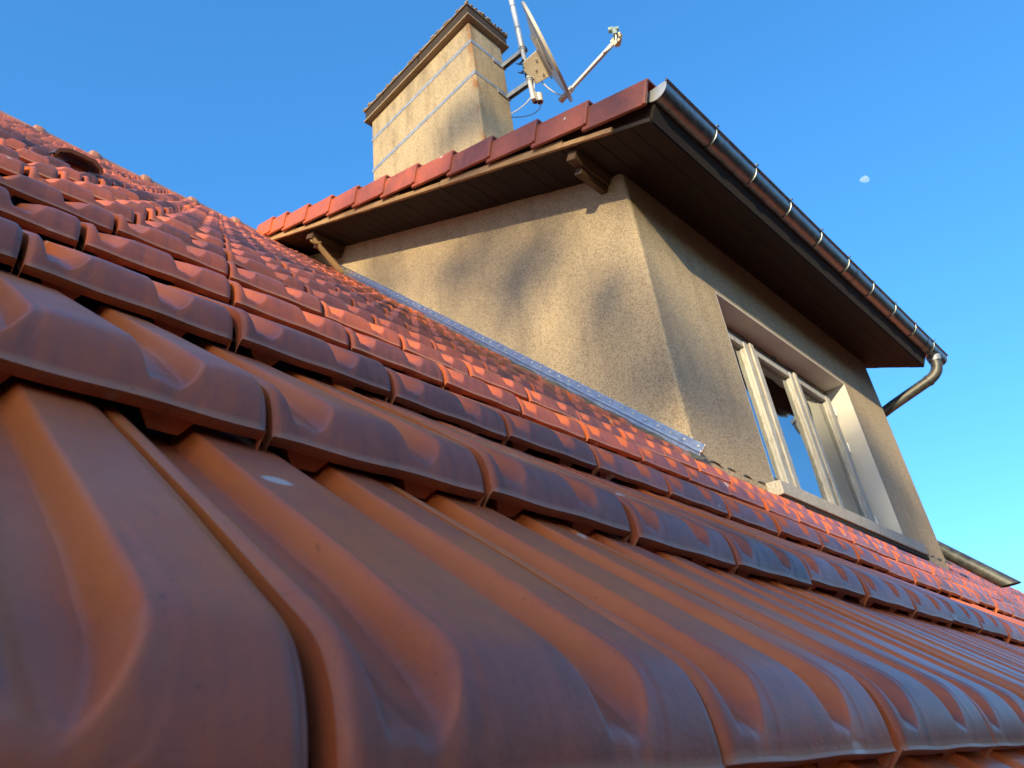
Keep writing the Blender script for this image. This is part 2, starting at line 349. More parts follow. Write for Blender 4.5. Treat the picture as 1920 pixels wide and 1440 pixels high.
def mesh_from(name, V_, F_, uv, raw, mat_, tint=None, ang=32):
    me = bpy.data.meshes.new(name)
    me.from_pydata(V_.tolist(), [], F_); me.update()
    ul = me.uv_layers.new(name='UVMap'); li = np.empty(len(me.loops), dtype=np.int32); me.loops.foreach_get('vertex_index', li)
    ul.data.foreach_set('uv', uv[li].astype(np.float32).ravel())
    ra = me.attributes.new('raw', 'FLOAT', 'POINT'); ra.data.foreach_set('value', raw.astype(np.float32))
    if tint is not None:
        at = me.attributes.new('tint', 'FLOAT', 'POINT'); at.data.foreach_set('value', tint.astype(np.float32))
    me.materials.append(mat_); me.shade_smooth(); me.set_sharp_from_angle(angle=R(ang)); return me

RO = rp(0.0, -1.2, -0.3)
roof = thing('tiled_roof', RO, 'steep main roof of brown and orange interlocking clay tiles running up to the ridge', 'roof')
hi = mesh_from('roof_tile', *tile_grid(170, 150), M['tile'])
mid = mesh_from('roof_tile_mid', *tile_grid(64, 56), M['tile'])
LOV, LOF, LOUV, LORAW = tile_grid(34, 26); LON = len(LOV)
def row_x(i): return (0.98 + (0.825 if i % 2 == 0 else 0.0) - 0.08 * (i - 1) + {1: .04, 2: .11}.get(i, 0.0)) * H
def row_s(i): return (1.146 + 2.6 * (i - 1)) * H
RIDGE_S = 7.30
def undul(x, s):      # an old roof is never dead flat
    return -0.0105 * min(4.2, max(0.0, x - 2.9)) * min(1.0, max(0.0, (s - 1.0) / 0.7)) + 0.010 * math.sin(1.1 * x + 0.7) * math.sin(0.9 * s) * min(1.0, max(0.0, (s - 1.2) / 1.5))
cand = []
for i in range(-1, 21):
    s = row_s(i)
    for j in range(-22, 70):
        x = row_x(i) + j * TW
        if x < -3.6 or x > 14.5: continue
        if x > 2.87 and x + TW < 6.60 and s > 1.9: continue
        P = rp(x + TW / 2, s + 0.1, -H)
        dep = P.dot(_cf); px = 960 + 1412 * P.dot(_cr) / max(dep, 1e-3); py = 720 - 1412 * P.dot(_cu) / max(dep, 1e-3)
        vis = dep > 0.02 and -350 < px < 2250 and 0 < py < 2300
        sz = (TW / max(P.length, 0.05)) * (1.0 if vis else 0.0)
        cand.append((sz, i, j, x, s, P.length))
cand.sort(reverse=True)
cut_ = lambda c: c[4] > 1.9 and 2.87 - TW < c[3] <= 2.87     # trimmed against the dormer cheek below
near = [c for c in cand if not cut_(c)][:100]; nk = set((c[1], c[2]) for c in near); far = [c for c in cand if (c[1], c[2]) not in nk]
def tint_of(i, x, s):
    t = 0.34 + 0.17 * rng.standard_normal()
    if s > 2.0 and rng.random() < 0.13: t += 0.42
    if rng.random() < 0.10: t -= 0.22
    return float(np.clip(t, 0.0, 1.05))
for sz, i, j, x, s, dist in near:
    ob = bpy.data.objects.new('roof_tile', hi if dist < 1.3 else mid); COL.objects.link(ob)
    ob.parent = roof
    jx, js, jn = rng.normal(0, 0.0015), rng.normal(0, 0.0032), rng.normal(0, 0.0018)
    rot = Matrix((SX, SS, SN)).transposed().to_4x4() @ Matrix.Rotation(rng.normal(0, 0.0055), 4, 'Z') @ Matrix.Rotation(rng.normal(0, 0.007), 4, 'Y')
    ob.matrix_local = Matrix.Translation(rp(x + jx, s + js, -H + jn + undul(x, s)) - RO) @ rot
    ob.color = (tint_of(i, x, s) * (0.8 if s < 0.5 else 1.0) + (0.10 if s < 0.5 else 0), 0, 0, 1)
Vs = []; Fs = []; UVs = []; Ts = []; off = 0
for sz, i, j, x, s, dist in far:
    a = rng.normal(0, 0.004); b = rng.normal(0, 0.007)
    q = LOV.copy()
    if s > 1.9 and 2.87 - TW < x <= 2.87: q[:, 0] = np.minimum(q[:, 0], 2.885 - x)
    q[:, 2] += b * (q[:, 0] - TW / 2); q[:, 0] -= a * q[:, 1]
    o = rp(x + rng.normal(0, 0.0015), s + rng.normal(0, 0.004), -H + rng.normal(0, 0.002) + undul(x, s)) - RO
    Vs.append(q @ np.array([SX, SS, SN]) + np.array(o)); UVs.append(LOUV); Ts.append(np.full(LON, tint_of(i, x, s)))
    Fs += [tuple(k + off for k in f) for f in LOF]; off += LON
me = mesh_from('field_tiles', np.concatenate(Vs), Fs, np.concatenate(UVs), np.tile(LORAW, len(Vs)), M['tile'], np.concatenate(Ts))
fo = bpy.data.objects.new('field_tiles', me); COL.objects.link(fo); fo.parent = roof; fo.color = (0, 0, 0, 1); fo['kind'] = 'stuff'; ORG[fo.name] = RO
d = MB()                                             # boarding under the tiles, and the far slope
d.prism([rp(-3.7, -0.75, -H - .075), rp(14.8, -0.75, -H - .075), rp(14.8, RIDGE_S, -H - .075), rp(-3.7, RIDGE_S, -H - .075)], SN * -0.05)
d.build('roof_deck', M['deck'], roof, smooth=0)
rt = rp(0, RIDGE_S, -H - .08)
d = MB(); d.prism([(-3.7, rt.y + .01, rt.z), (14.8, rt.y + .01, rt.z), (14.8, rt.y + 6, rt.z - 6), (-3.7, rt.y + 6, rt.z - 6)], (0, -.04, -.04))
d.build('back_slope', M['tile'], roof, smooth=0)
d = MB(); d.b2(-3.4, 14.5, rp(0, -.6, 0).y + .15, rt.y + 5.5, Z0, rp(0, -.75, -H - .15).z - .06)
d.build('house_wall', M['stucco'], roof, smooth=0)
# ridge tiles: half-round caps with a swollen collar
def ridge_mesh():
    b = MB(); n = 14; prof = [(0.0, 0.100), (0.012, 0.118), (0.045, 0.122), (0.075, 0.112), (0.09, 0.100), (0.25, 0.092), (0.43, 0.086)]
    vs = []
    for x, r in prof:
        for k in range(n + 1):
            a = R(-12) + R(204) * k / n; vs.append((x, math.cos(a) * r, math.sin(a) * r * 0.86))
    fs = [(i * (n + 1) + k, (i + 1) * (n + 1) + k, (i + 1) * (n + 1) + k + 1, i * (n + 1) + k + 1) for i in range(len(prof) - 1) for k in range(n)]
    fs += [tuple(range(n + 1))]
    b.add(vs, fs)
    # round knob on the collar
    kn = []; kf = []; m_ = 10
    for a in range(6):
        for k in range(m_):
            th = R(90) * a / 5; kn.append((0.05 + .045 * math.cos(th) * math.cos(2 * math.pi * k / m_), .045 * math.cos(th) * math.sin(2 * math.pi * k / m_), 0.088 + .055 * math.sin(th)))
    for a in range(5):
        for k in range(m_): kf.append((a * m_ + k, a * m_ + (k + 1) % m_, (a + 1) * m_ + (k + 1) % m_, (a + 1) * m_ + k))
    b.add(kn, kf); return b
rb = ridge_mesh()
RP = rp(0, RIDGE_S, -1.02 * H)
for k in range(-9, 34):
    x0 = 0.62 + 0.412 * k
    if 3.0 < x0 < 6.0: continue
    if k == -9:
        q = MB(); q.v = [(p[0] + x0, p[1] + RP.y, p[2] + RP.z - .07) for p in rb.v]; q.f = rb.f
        r0 = q.build('ridge_tile', M['tile'], roof, org=(x0, RP.y, RP.z - .07)); ob = r0
    else:
        ob = r0.copy(); COL.objects.link(ob); ob.parent = roof; ob.location = Vector((x0, RP.y, RP.z - .07 + rng.normal(0, .004))) - RO
    ob.color = (0.42 + .3 * rng.random(), 0, 0, 1)
# a ventilation tile: a hooded hump with a dark mouth
vx, vs_ = 0.47, 3.42
v = MB(); prof = [(-.088, .0), (-.080, .022), (-.045, .040), (.045, .040), (.080, .022), (.088, 0)]
for dn in (0,):
    fr = [rp(vx + a, vs_, -H * 0.85 + .012 + b) for a, b in prof]; bk = [rp(vx + a * .9, vs_ + .30, -H * 0.95 + b * .15) for a, b in prof]
    fi = [rp(vx + a * .88, vs_, -H * 0.85 + .006 + b * .82) for a, b in prof]; bi = [rp(vx + a * .8, vs_ + .27, -H * 0.95 + b * .1) for a, b in prof]
    n = len(prof)
    v.add(fr + bk + fi + bi, [(i, i + 1, n + i + 1, n + i) for i in range(n - 1)] + [(i + 1, i, 2 * n + i, 2 * n + i + 1) for i in range(n - 1)] + [(2 * n + i + 1, 2 * n + i, 3 * n + i, 3 * n + i + 1) for i in range(n - 1)])
vo = v.build('vent_tile', M['tile'], roof, smooth=30); vo.color = (0.30, 0, 0, 1)

# ------------------------------------------------------------------ dormer
XA, XB, YF = 2.90, 6.42, 1.484                      # cheek, far cheek, front wall plane
SA = math.atan(0.495); SU = Vector((0, math.cos(SA), math.sin(SA))); SNU = Vector((0, -math.sin(SA), math.cos(SA)))
def sof(y): return 2.955 + 0.495 * (y - 1.087)      # underside of the dormer roof
def roofz(y): return y * math.tan(PIT) - 1.15 * H / math.cos(PIT)
dormer = thing('dormer', (XA, YF, 1.25), 'tan roughcast dormer with a wide window and an overhanging tiled roof', 'dormer')
# cheek
w = MB(); yb = 4.95
w.prism([(XA, YF + .2, roofz(YF) - .3), (XA, yb, roofz(yb) - .3), (XA, yb, sof(yb) + .02), (XA, YF + .2, sof(YF + .2) + .02)], (0.2, 0, 0))
w.build('side_wall', M['stucco'], dormer, smooth=0)
w = MB(); w.prism([(XB, YF + .21, roofz(YF) - .3), (XB, yb, roofz(yb) - .3), (XB, yb, sof(yb) + .02), (XB, YF + .21, sof(YF + .21) + .02)], (-0.2, 0, 0))
w.build('side_wall', M['stucco'], dormer, smooth=0)
WX0, WX1, WZ0, WZ1 = 3.68, 5.597, 1.372, 2.672      # window opening
w = MB(); zb = 0.8; zt = sof(YF) + .02; xa, xb = XA, XB
def frontwall():
    b = MB(); xs = [xa, WX0, WX1, xb]; zs = [zb, WZ0, WZ1, zt]
    for yy, flip in ((YF, False), (YF + .2, True)):
        o = len(b.v); b.v += [(x, yy, z) for z in zs for x in xs]
        for r_ in range(3):
            for c_ in range(3):
                if r_ == 1 and c_ == 1: continue
                q = (o + r_ * 4 + c_, o + r_ * 4 + c_ + 1, o + r_ * 4 + c_ + 5, o + r_ * 4 + c_ + 4)
                b.f.append(tuple(reversed(q)) if flip else q)
    e = [(0, 1), (1, 2), (2, 3), (3, 7), (7, 11), (11, 15), (15, 14), (14, 13), (13, 12), (12, 8), (8, 4), (4, 0)]
    b.f += [(c, a, a + 16, c + 16) for a, c in e]
    return b
fwo = frontwall().build('front_wall', M['stucco'], dormer, smooth=0)
bw_ = fwo.data.attributes.new('bevel_weight_edge', 'FLOAT', 'EDGE'); oo = ORG[fwo.name]
for e in fwo.data.edges:
    p, q = (fwo.data.vertices[k].co + oo for k in e.vertices)
    if abs(p.y - YF) < 1e-4 and abs(q.y - YF) < 1e-4 and (abs(p.x - q.x) < 1e-4 and (abs(p.x - XA) < .001 or abs(p.x - XB) < .001)): bw_.data[e.index].value = 1.0
    if abs(p.y - YF) < 1e-4 and abs(q.y - YF) < 1e-4 and WZ0 - .01 < min(p.z, q.z) and max(p.z, q.z) < WZ1 + .01 and WX0 - .01 < min(p.x, q.x) and max(p.x, q.x) < WX1 + .01: bw_.data[e.index].value = 0.4
bm_ = fwo.modifiers.new('bevel', 'BEVEL'); bm_.width = .02; bm_.segments = 3; bm_.limit_method = 'WEIGHT'
# reveal lining: white plaster on the soffit and jambs of the opening
rv = MB(); RB = YF + .165
rv.b2(WX0, WX1, YF + .002, RB, WZ1 - .012, WZ1 - .0005); rv.b2(WX0 + .0005, WX0 + .012, YF + .002, RB, WZ0 + .0005, WZ1 - .0125); rv.b2(WX1 - .012, WX1 - .0005, YF + .002, RB, WZ0 + .0005, WZ1 - .0125)
# window: brown frame, three sashes
FY = YF + .150
fw = MB()
fw.b2(WX0 + .013, WX1 - .013, FY + .0, FY + .07, WZ1 - .085, WZ1 - .013)
fw.b2(WX0 + .013, WX0 + .055, FY, FY + .07, WZ0 + .02, WZ1 - .0855); fw.b2(WX1 - .055, WX1 - .013, FY, FY + .07, WZ0 + .02, WZ1 - .0855)
fw.b2(WX0 + .0555, WX1 - .0555, FY, FY + .07, WZ0 + .02, WZ0 + .07)
window = fw.build('window', M['brown'], dormer, smooth=0, bevel=0.004)
window['label'] = 'old three-light window with peeling white sashes'
rv.build('reveal', M['reveal'], window, smooth=0)
def sash(x0, x1, sl, sr):
    z0, z1 = WZ0 + .071, WZ1 - .086; b = MB()
    b.b2(x0, x0 + sl, FY - .022, FY + .03, z0, z1); b.b2(x1 - sr, x1, FY - .022, FY + .03, z0, z1)
    b.b2(x0 + sl, x1 - sr, FY - .018, FY + .03, z1 - .055, z1); b.b2(x0 + sl, x1 - sr, FY - .018, FY + .03, z0, z0 + .07)
    # moulded inner step round the glass
    b.b2(x0 + sl, x0 + sl + .014, FY - .006, FY + .028, z0 + .07, z1 - .055); b.b2(x1 - sr - .014, x1 - sr, FY - .006, FY + .028, z0 + .07, z1 - .055)
    b.build('sash', M['peel'], window, smooth=0, bevel=0.006)
    g_ = MB(); g_.add([(x0 + sl, FY + .012, z0 + .06), (x1 - sr, FY + .012, z0 + .06), (x1 - sr, FY + .012, z1 - .05), (x0 + sl, FY + .012, z1 - .05)], [(0, 1, 2, 3)])
    g_.build('pane', M['glass'], window, smooth=0)
sash(WX0 + .056, 4.285, .07, .085); sash(4.287, 4.925, .085, .070); sash(4.927, WX1 - .056, .075, .085)
cv = MB(); cv.b2(4.262, 4.312, FY - .038, FY - .0225, WZ0 + .03, WZ1 - .088); cv.b2(4.902, 4.950, FY - .038, FY - .0225, WZ0 + .03, WZ1 - .088)
cv.build('cover_bead', M['peel'], window, smooth=0, bevel=0.006)
for z in (WZ0 + .16, WZ0 + .74, WZ0 + 1.05):
    hg = MB(); hg.tube([(WX1 - .062, FY - .028, z), (WX1 - .062, FY - .028, z + .075)], .008, 8)
    hg.build('hinge', M['pole'], window)
lt = MB(); lt.tube([(4.60, FY - .02, WZ1 - .085), (4.60, FY - .04, WZ1 - .075), (4.63, FY - .045, WZ1 - .08), (4.64, FY - .02, WZ1 - .09)], .006, 8)
lt.build('catch', M['black'], window)
# dark room behind
rm = MB(); rm.b2(XA + .22, XB - .22, YF + .24, 3.3, 1.0, 2.95); rm.f = [tuple(reversed(f)) for f in rm.f]
rm.build('room_lining', M['room'], dormer, smooth=0)
# window sill: concrete with a drip groove
s_ = MB(); sx0, sx1 = 3.57, 5.70
s_.prism([(sx0, 1.408, 1.290), (sx0, 1.408, 1.368), (sx0, YF + .14, 1.384), (sx0, YF + .14, 1.29)], (sx1 - sx0, 0, 0))
sill = s_.build('window_sill', M['sill'], dormer, smooth=0, bevel=0.006)
s2 = MB(); s2.b2(sx0 + .04, sx1 - .05, 1.425, YF - .003, 1.235, 1.289); s2.b2(sx0 + .02, sx1 + .02, 1.418, 1.432, 1.262, 1.2885)
s2.build('sill_drip', M['tar'], sill, smooth=0)  # near-black colour paints the shadow under the sill
# roof: boards, edge boards, gap filling, tiles
VX0, VX1 = 2.55, 6.54; YE, YT = 1.087, 5.25
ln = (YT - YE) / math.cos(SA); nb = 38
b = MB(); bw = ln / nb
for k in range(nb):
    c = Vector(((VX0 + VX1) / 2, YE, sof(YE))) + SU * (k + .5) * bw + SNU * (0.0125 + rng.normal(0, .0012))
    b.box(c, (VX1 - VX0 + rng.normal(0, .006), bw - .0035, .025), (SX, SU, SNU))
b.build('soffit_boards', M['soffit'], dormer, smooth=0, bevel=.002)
ed = MB()                                            # raw board ends and battens that show pale along the verge
y = YE + .40
segs = [(1.30, 1.62, .030), (1.62, 2.62, .050), (2.62, 3.05, .036), (3.05, 4.05, .052), (4.05, 4.45, .040), (4.45, 5.20, .055)]
for (ya, yb2, hh) in segs:
    l2 = (yb2 - ya) / math.cos(SA) - .004
    ed.box(Vector((VX0 - .006, (ya + yb2) / 2, sof((ya + yb2) / 2))) + SNU * (hh / 2 + .0), (.022, l2, hh), (SX, SU, SNU))
ed.build('verge_board', M['edge'], dormer, smooth=0, bevel=.003)
fl_ = MB()
fl_.box(Vector(((VX0 + VX1) / 2, YE, sof(YE))) + SU * ln / 2 + SNU * .080, (VX1 - VX0 - .05, ln - .04, .10), (SX, SU, SNU))
fl_.build('roof_battens', M['deck'], dormer, smooth=0)
fa = MB(); fa.box(Vector(((VX0 + VX1) / 2, YE, sof(YE))) + SU * .006 + SNU * .07, (VX1 - VX0 - .02, .02, .12), (SX, SU, SNU))
fa.build('fascia', M['tar'], dormer, smooth=0)  # board coloured near-black for the shade between gutter and soffit
Vs = []; Fs = []; off = 0; Ts = []; UVs = []
for i in range(-0, 12):
    for j in range(17):
        x = 2.60 + j * TW + (TW / 2 if i % 2 else 0)
        if x + TW > 6.60: continue
        o = Vector((x, YE, sof(YE))) + SU * (-.05 + i * .374) + SNU * .17 - ORG['dormer']
        Vs.append(LOV @ np.array([SX, SU, SNU]) + np.array(o)); UVs.append(LOUV); Ts.append(np.full(LON, tint_of(0, 0, 0)))
        Fs += [tuple(k + off for k in f) for f in LOF]; off += LON
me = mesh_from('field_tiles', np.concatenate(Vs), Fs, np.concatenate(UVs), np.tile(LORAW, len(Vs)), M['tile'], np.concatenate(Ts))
fo2 = bpy.data.objects.new('field_tiles', me); COL.objects.link(fo2); fo2.parent = dormer; fo2.color = (0, 0, 0, 1); fo2['kind'] = 'stuff'
# verge tiles: an L-shaped cloak hanging down the gable edge
VT_A = SA - R(4.0); VU = Vector((0, math.cos(VT_A), math.sin(VT_A))); VN = Vector((0, -math.sin(VT_A), math.cos(VT_A)))
def verge_mesh(ln_, org):
    b = MB(); t = .018; hgt = .150
    # plate in the gable plane with a slanted lower end, thicker rim there; top flange turned inwards
    q = lambda a, n_, x: org + VU * a + VN * n_ + SX * x
    b.prism([q(0, 0, 0), q(ln_, 0, .010), q(ln_, hgt - .02, .010), q(0.012, hgt, 0)], SX * t)
    b.prism([q(-.004, -.002, -.006), q(.020, -.002, -.005), q(.032, hgt - .004, -.005), q(.008, hgt - .002, -.006)], SX * (t + .004))
    b.prism([q(0.012, hgt - .002, t * .5), q(ln_, hgt - .022, t * .5), q(ln_, hgt - .022, .16), q(0.012, hgt - .002, .16)], VN * .016)
    b.prism([q(0.0, -.004, -.002), q(ln_, -.004, .008), q(ln_, .010, .008), q(0.0, .010, -.002)], SX * (t + .004))
    return b
for k in range(12):
    stp = .393 if k < 10 else .30
    a0 = (k * .393) if k <= 10 else 10 * .393 + .27
    org = Vector((2.492, 1.060, 3.020)) + SU * a0
    tint = 0.62 if k < 6 else 0.30
    ln_ = .425 if k < 10 else .33
    o = verge_mesh(ln_, org).build('verge_tile', M['tile'], dormer, smooth=0, bevel=.006, org=org)
    me = o.data; ul = me.uv_layers.new(name='UVMap')
    for l in ul.data: l.uv = (0.5, 0.6)
    o.color = (max(0.05, 0.90 - .055 * k + rng.normal(0, .05)), 0, 0, 1)  # tint falls up the slope, painting the sunlit upper tiles lighter
# corbels that carry the verge
def corbel(yc, w_, lab):
    t0 = Vector((0, yc, sof(yc)))
    c = MB(); c.box(Vector((XA - .14, yc, sof(yc))) - SNU * .032, (.36, w_, .062), (SX, SU, SNU))
    c.box(Vector((XA - .11, yc, sof(yc))) - SNU * .086 + SU * .004, (.26, w_ * .8, .044), (SX, SU, SNU))
    o = c.build('corbel', M['beam'], dormer, smooth=0, bevel=.004)
    return o
corbel(1.58, .062, 0); corbel(4.27, .10, 1)
hk = MB(); hk.tube(bez((XA - .235, 4.25, sof(4.25) - .085), (XA - .27, 4.25, sof(4.25) - .13), (XA - .33, 4.25, sof(4.25) - .125), (XA - .325, 4.25, sof(4.25) - .10)), [.016 - .0007 * i for i in range(15)], 8)
hk.tube([(XA - .30, 4.26, sof(4.26) - .075), (XA - .01, 4.26, sof(4.26) - .30)], [.022, .030], 8)
hk.build('carved_brace', M['edge'], dormer)

# ------------------------------------------------------------------ gutter and downpipe
GY, GZ, GR, GX0, GX1 = 1.010, 3.118, .068, 2.545, 6.87
gut = thing('rain_gutter', (GX0, GY, GZ), 'half-round dark zinc gutter along the dormer eave with wire-clip brackets', 'gutter')
def arc(x, r, a0=180, a1=360, n=16): return [(x, GY + math.cos(R(a0 + (a1 - a0) * k / n)) * r, GZ + math.sin(R(a0 + (a1 - a0) * k / n)) * r) for k in range(n + 1)]
t = MB(); n = 16
o_ = arc(GX0, GR); o2 = arc(GX1, GR); i_ = arc(GX0, GR - .0025); i2 = arc(GX1, GR - .0025)
t.add(o_ + o2 + i_ + i2, [(k, k + 1, n + 2 + k, n + 1 + k) for k in range(n)] + [(2 * n + 2 + k + 1, 2 * n + 2 + k, 3 * n + 3 + k, 3 * n + 4 + k) for k in range(n)] + [(k + 1, k, 2 * n + 2 + k, 2 * n + 3 + k) for k in range(n)])
trough = t.build('trough', M['zinc'], gut)
t = MB(); t.tube([(GX0 - .004, GY - GR - .004, GZ + .006), (GX1 + .004, GY - GR - .004, GZ + .006)], .0085, 10)
t.build('rolled_rim', M['zinc'], gut)
for x, dd in ((GX0 + .001, -.0025), (GX1 - .001, .0025)):
    t = MB(); t.prism([(x, p[1], p[2]) for p in arc(x, GR + .001)] + [(x, GY + GR, GZ + .018), (x, GY - GR, GZ + .004)], (dd, 0, 0)); t.build('end_cap', M['galv'] if dd < 0 else M['zinc'], gut, smooth=0)
for k in range(9):
    x = 3.02 + .437 * k
    t = MB(); t.tube(arc(x, GR + .0038, 176, 380, 20), .0036, 8)
    t.tube([(x - .012, GY - GR - .016, GZ + .012), (x + .012, GY - GR - .016, GZ + .020)], .006, 8)
    t.build('bracket', M['zinc'], gut)
    t = MB(); t.box((x + .02, GY - GR * .2, GZ + .012), (.02, GR * 1.7, .003)); t.build('bracket_tie', M['zinc'], gut, smooth=0)
for x in (4.92, 6.38):
    t = MB(); a1 = arc(x, GR + .0028); a2 = arc(x + .06, GR + .0028); t.add(a1 + a2, [(k, k + 1, n + 2 + k, n + 1 + k) for k in range(n)]); t.build('joint_sleeve', M['zinc'], gut)
ox = 6.66
path = [(ox, GY, GZ - .04), (ox, GY, GZ - .11)] + bez((ox, GY, GZ - .11), (ox, GY + .005, GZ - .19), (ox - .015, GY + .05, GZ - .235), (ox - .035, GY + .14, GZ - .262), 10)[1:] + [(ox - .10, YF - .05, 2.755), (ox - .115, YF + .06, 2.715)] + bez((ox - .115, YF + .06, 2.715), (ox - .12, YF + .13, 2.69), (ox - .12, YF + .16, 2.64), (ox - .12, YF + .16, 2.50), 6)[1:] + [(ox - .12, YF + .16, 1.95)]
t = MB(); t.tube(path, .045, 16); t.build('downpipe', M['pipe'], gut)
t = MB(); t.tube([path[9], path[10]], .049, 16, cap=False); t.build('pipe_collar', M['pipe'], gut); t = MB(); t.tube([(ox, GY, GZ - .055), (ox, GY, GZ - .10)], [.058, .050], 16, cap=False); t.build('outlet', M['galv'], gut)

# discharge pipe lying on the tiles
sp_a = rp(6.72, 1.66, -.80 * H + .052); sp_b = rp(6.70, 2.75, -.80 * H + .075)
dp = thing('drain_spout', sp_a, 'short grey drainpipe with an open end lying on the tiles beside the dormer corner', 'drainpipe')
t = MB(); m_ = 18; rr = .053
def ring(c, r): return [c + (SX * math.cos(2 * math.pi * k / m_) + SN * math.sin(2 * math.pi * k / m_)) * r for k in range(m_)]
A_ = ring(sp_a, rr); A_ = [p - SS * (.05 * ((p - sp_a).dot(SN) / rr)) for p in A_]
t.add(A_ + ring(sp_b, rr) + [sp_a + (p - sp_a) * .95 for p in A_] + ring(sp_b, rr * .95), [(k, (k + 1) % m_, m_ + (k + 1) % m_, m_ + k) for k in range(m_)] + [(2 * m_ + (k + 1) % m_, 2 * m_ + k, 3 * m_ + k, 3 * m_ + (k + 1) % m_) for k in range(m_)] + [((k + 1) % m_, k, 2 * m_ + k, 2 * m_ + (k + 1) % m_) for k in range(m_)])
t.build('pipe', M['pipe'], dp)
t = MB(); pe = rp(6.66, 3.2, -.3 * H); t.tube([sp_b - SS * .02, sp_b + SS * .12, pe, pe + Vector((-.1, .1, .25))], .050, 14); t.build('pipe_bend', M['pipe'], dp)

# ------------------------------------------------------------------ flashings
fls = thing('wall_flashing', rp(XA - .02, 2.0, -.8 * H), 'bright metal cover strip screwed along the foot of the tan dormer cheek', 'flashing')
cuts = [(1.98, 3.52), (3.522, 5.05), (5.052, 6.20)]
for a0, a1 in cuts:
    t = MB(); m1 = (a0 + a1) / 2; l1 = a1 - a0
    t.box(rp(XA - .006, m1, -.545 * H), (.010, l1, .036), (SX, SS, SN)); t.box(rp(XA - .013, m1, -.690 * H), (.018, l1, .010), (SX, SS, SN)); t.box(rp(XA - .009, m1, -.80 * H), (.012, l1, .020), (SX, SS, SN))
    st_ = t.build('cover_strip', M['alu'], fls, smooth=0, bevel=.002)
    k = a0 + .03; s0 = None
    while k < a1:
        c = rp(XA - .0135, k, -.545 * H)
        if s0 is None:
            t = MB(); t.tube([c + SX * .003, c - SX * .002], .0045, 8); s0 = t.build('screw', M['pole'], st_, org=c); so_ = s0
        else:
            so_ = s0.copy(); COL.objects.link(so_); so_.parent = st_; so_.location = c - ORG[st_.name]
        k += .085
t = MB(); nn = 60; vs = []; fs = []
for k in range(nn + 1):
    s = 1.95 + (6.6 - 1.95) * k / nn
    for x, nq in ((XA - .002, -.78), (XA - .03, -.90 + .05 * math.sin(k * 1.9)), (XA - .055 - .012 * rng.random(), -.97 + .06 * math.sin(k * 2.3 + 1)), (XA - .085 - .02 * rng.random(), -1.02 + .07 * math.sin(k * 2.1))): vs.append(rp(x, s, nq * H))
fs = [(k * 4 + i, k * 4 + i + 1, k * 4 + i + 5, k * 4 + i + 4) for k in range(nn) for i in range(3)]
t.add(vs, fs); t.build('soaker_sheet', M['lead'], fls, smooth=60)
t = MB()                                             # crumbs of sealant along the top edge of the strip
for k in range(150):
    s = 2.0 + 4.3 * rng.random(); r_ = .002 + .004 * rng.random(); c = rp(XA - .001, s, -.42 * H + .012 * rng.random() + (.02 if s > 5.6 else 0))
    t.box(c, (r_, r_ * 2.2, r_), (SX, SS, SN))
tag(t.build('sealant', M['mortar'], fls, smooth=0), kind='stuff')
ap = thing('front_apron', rp(4.7, 1.95, -.9 * H), 'crumpled lead apron under the dormer front beneath the window sill', 'lead apron')
t = MB(); nn = 90; vs = []
yf = YF - .004
sF = yf / math.cos(PIT)
for k in range(nn + 1):
    x = XA - .02 + (6.60 - XA) * k / nn
    vs.append(rp(x, sF + .055, -.50 * H)); 
    for ds, nq in ((-.02, -.62), (-.06, -.74 + .03 * math.sin(k * 2.2)), (-.115 - .012 * rng.random(), -.84 + .05 * math.sin(k * 1.7))): vs.append(rp(x, sF + ds, nq * H + .0))
t.add(vs, [(k * 4 + i, k * 4 + i + 1, k * 4 + i + 5, k * 4 + i + 4) for k in range(nn) for i in range(3)])
t.build('lead_sheet', M['lead'], ap, smooth=60)

# ------------------------------------------------------------------ chimney
CX0, CX1, CY0, CY1, CZ1 = 3.26, 3.685, 2.793, 4.28, 6.43
chm = thing('chimney', (CX0, CY0, sof(CY0)), 'tall rendered chimney stack with a dark mossy double cap and two metal bands', 'chimney')
t = MB(); t.b2(CX0, CX1, CY0, CY1, sof(CY0) - .2, CZ1); t.build('shaft', M['chim'], chm, smooth=0, bevel=.012)
ov = .058
t = MB()
for a0, a1 in ((CY0 - ov, CY0 + .72), (CY0 + .723, CY0 + 1.20), (CY0 + 1.203, CY1 + ov)): t.b2(CX0 - ov, CX1 + ov, a0, a1, CZ1 + .002, CZ1 + .024)
t.build('lower_slab', M['capedge'], chm, smooth=0, bevel=.005)
t = MB()
for a0, a1 in ((CY0 - ov + .012, CY0 + .66), (CY0 + .675, CY0 + 1.22), (CY0 + 1.228, CY1 + ov - .012)): t.b2(CX0 - ov + .012, CX1 + ov - .012, a0, a1, CZ1 + .025, CZ1 + .155)
t.build('upper_slab', M['cap'], chm, smooth=0, bevel=.008)
t = MB(); t.b2(CX0 - ov - .002, CX1 + ov + .002, CY0 - ov - .002, CY1 + ov + .002, CZ1 + .156, CZ1 + .172)
for k in range(90):
    e = rng.random(); side = rng.random() < .7
    x, y = (CX0 - ov + .02 * rng.random(), CY0 - ov + e * (CY1 - CY0 + 2 * ov)) if side else (CX0 - ov + e * (CX1 - CX0 + 2 * ov), CY0 - ov + .02 * rng.random())
    z_ = .008 + .022 * rng.random(); t.b2(x - .012, x + .012, y - .02, y + .02, CZ1 + .171, CZ1 + .171 + z_)
t.build('mossy_crown', M['capedge'], chm, smooth=0, bevel=.004)
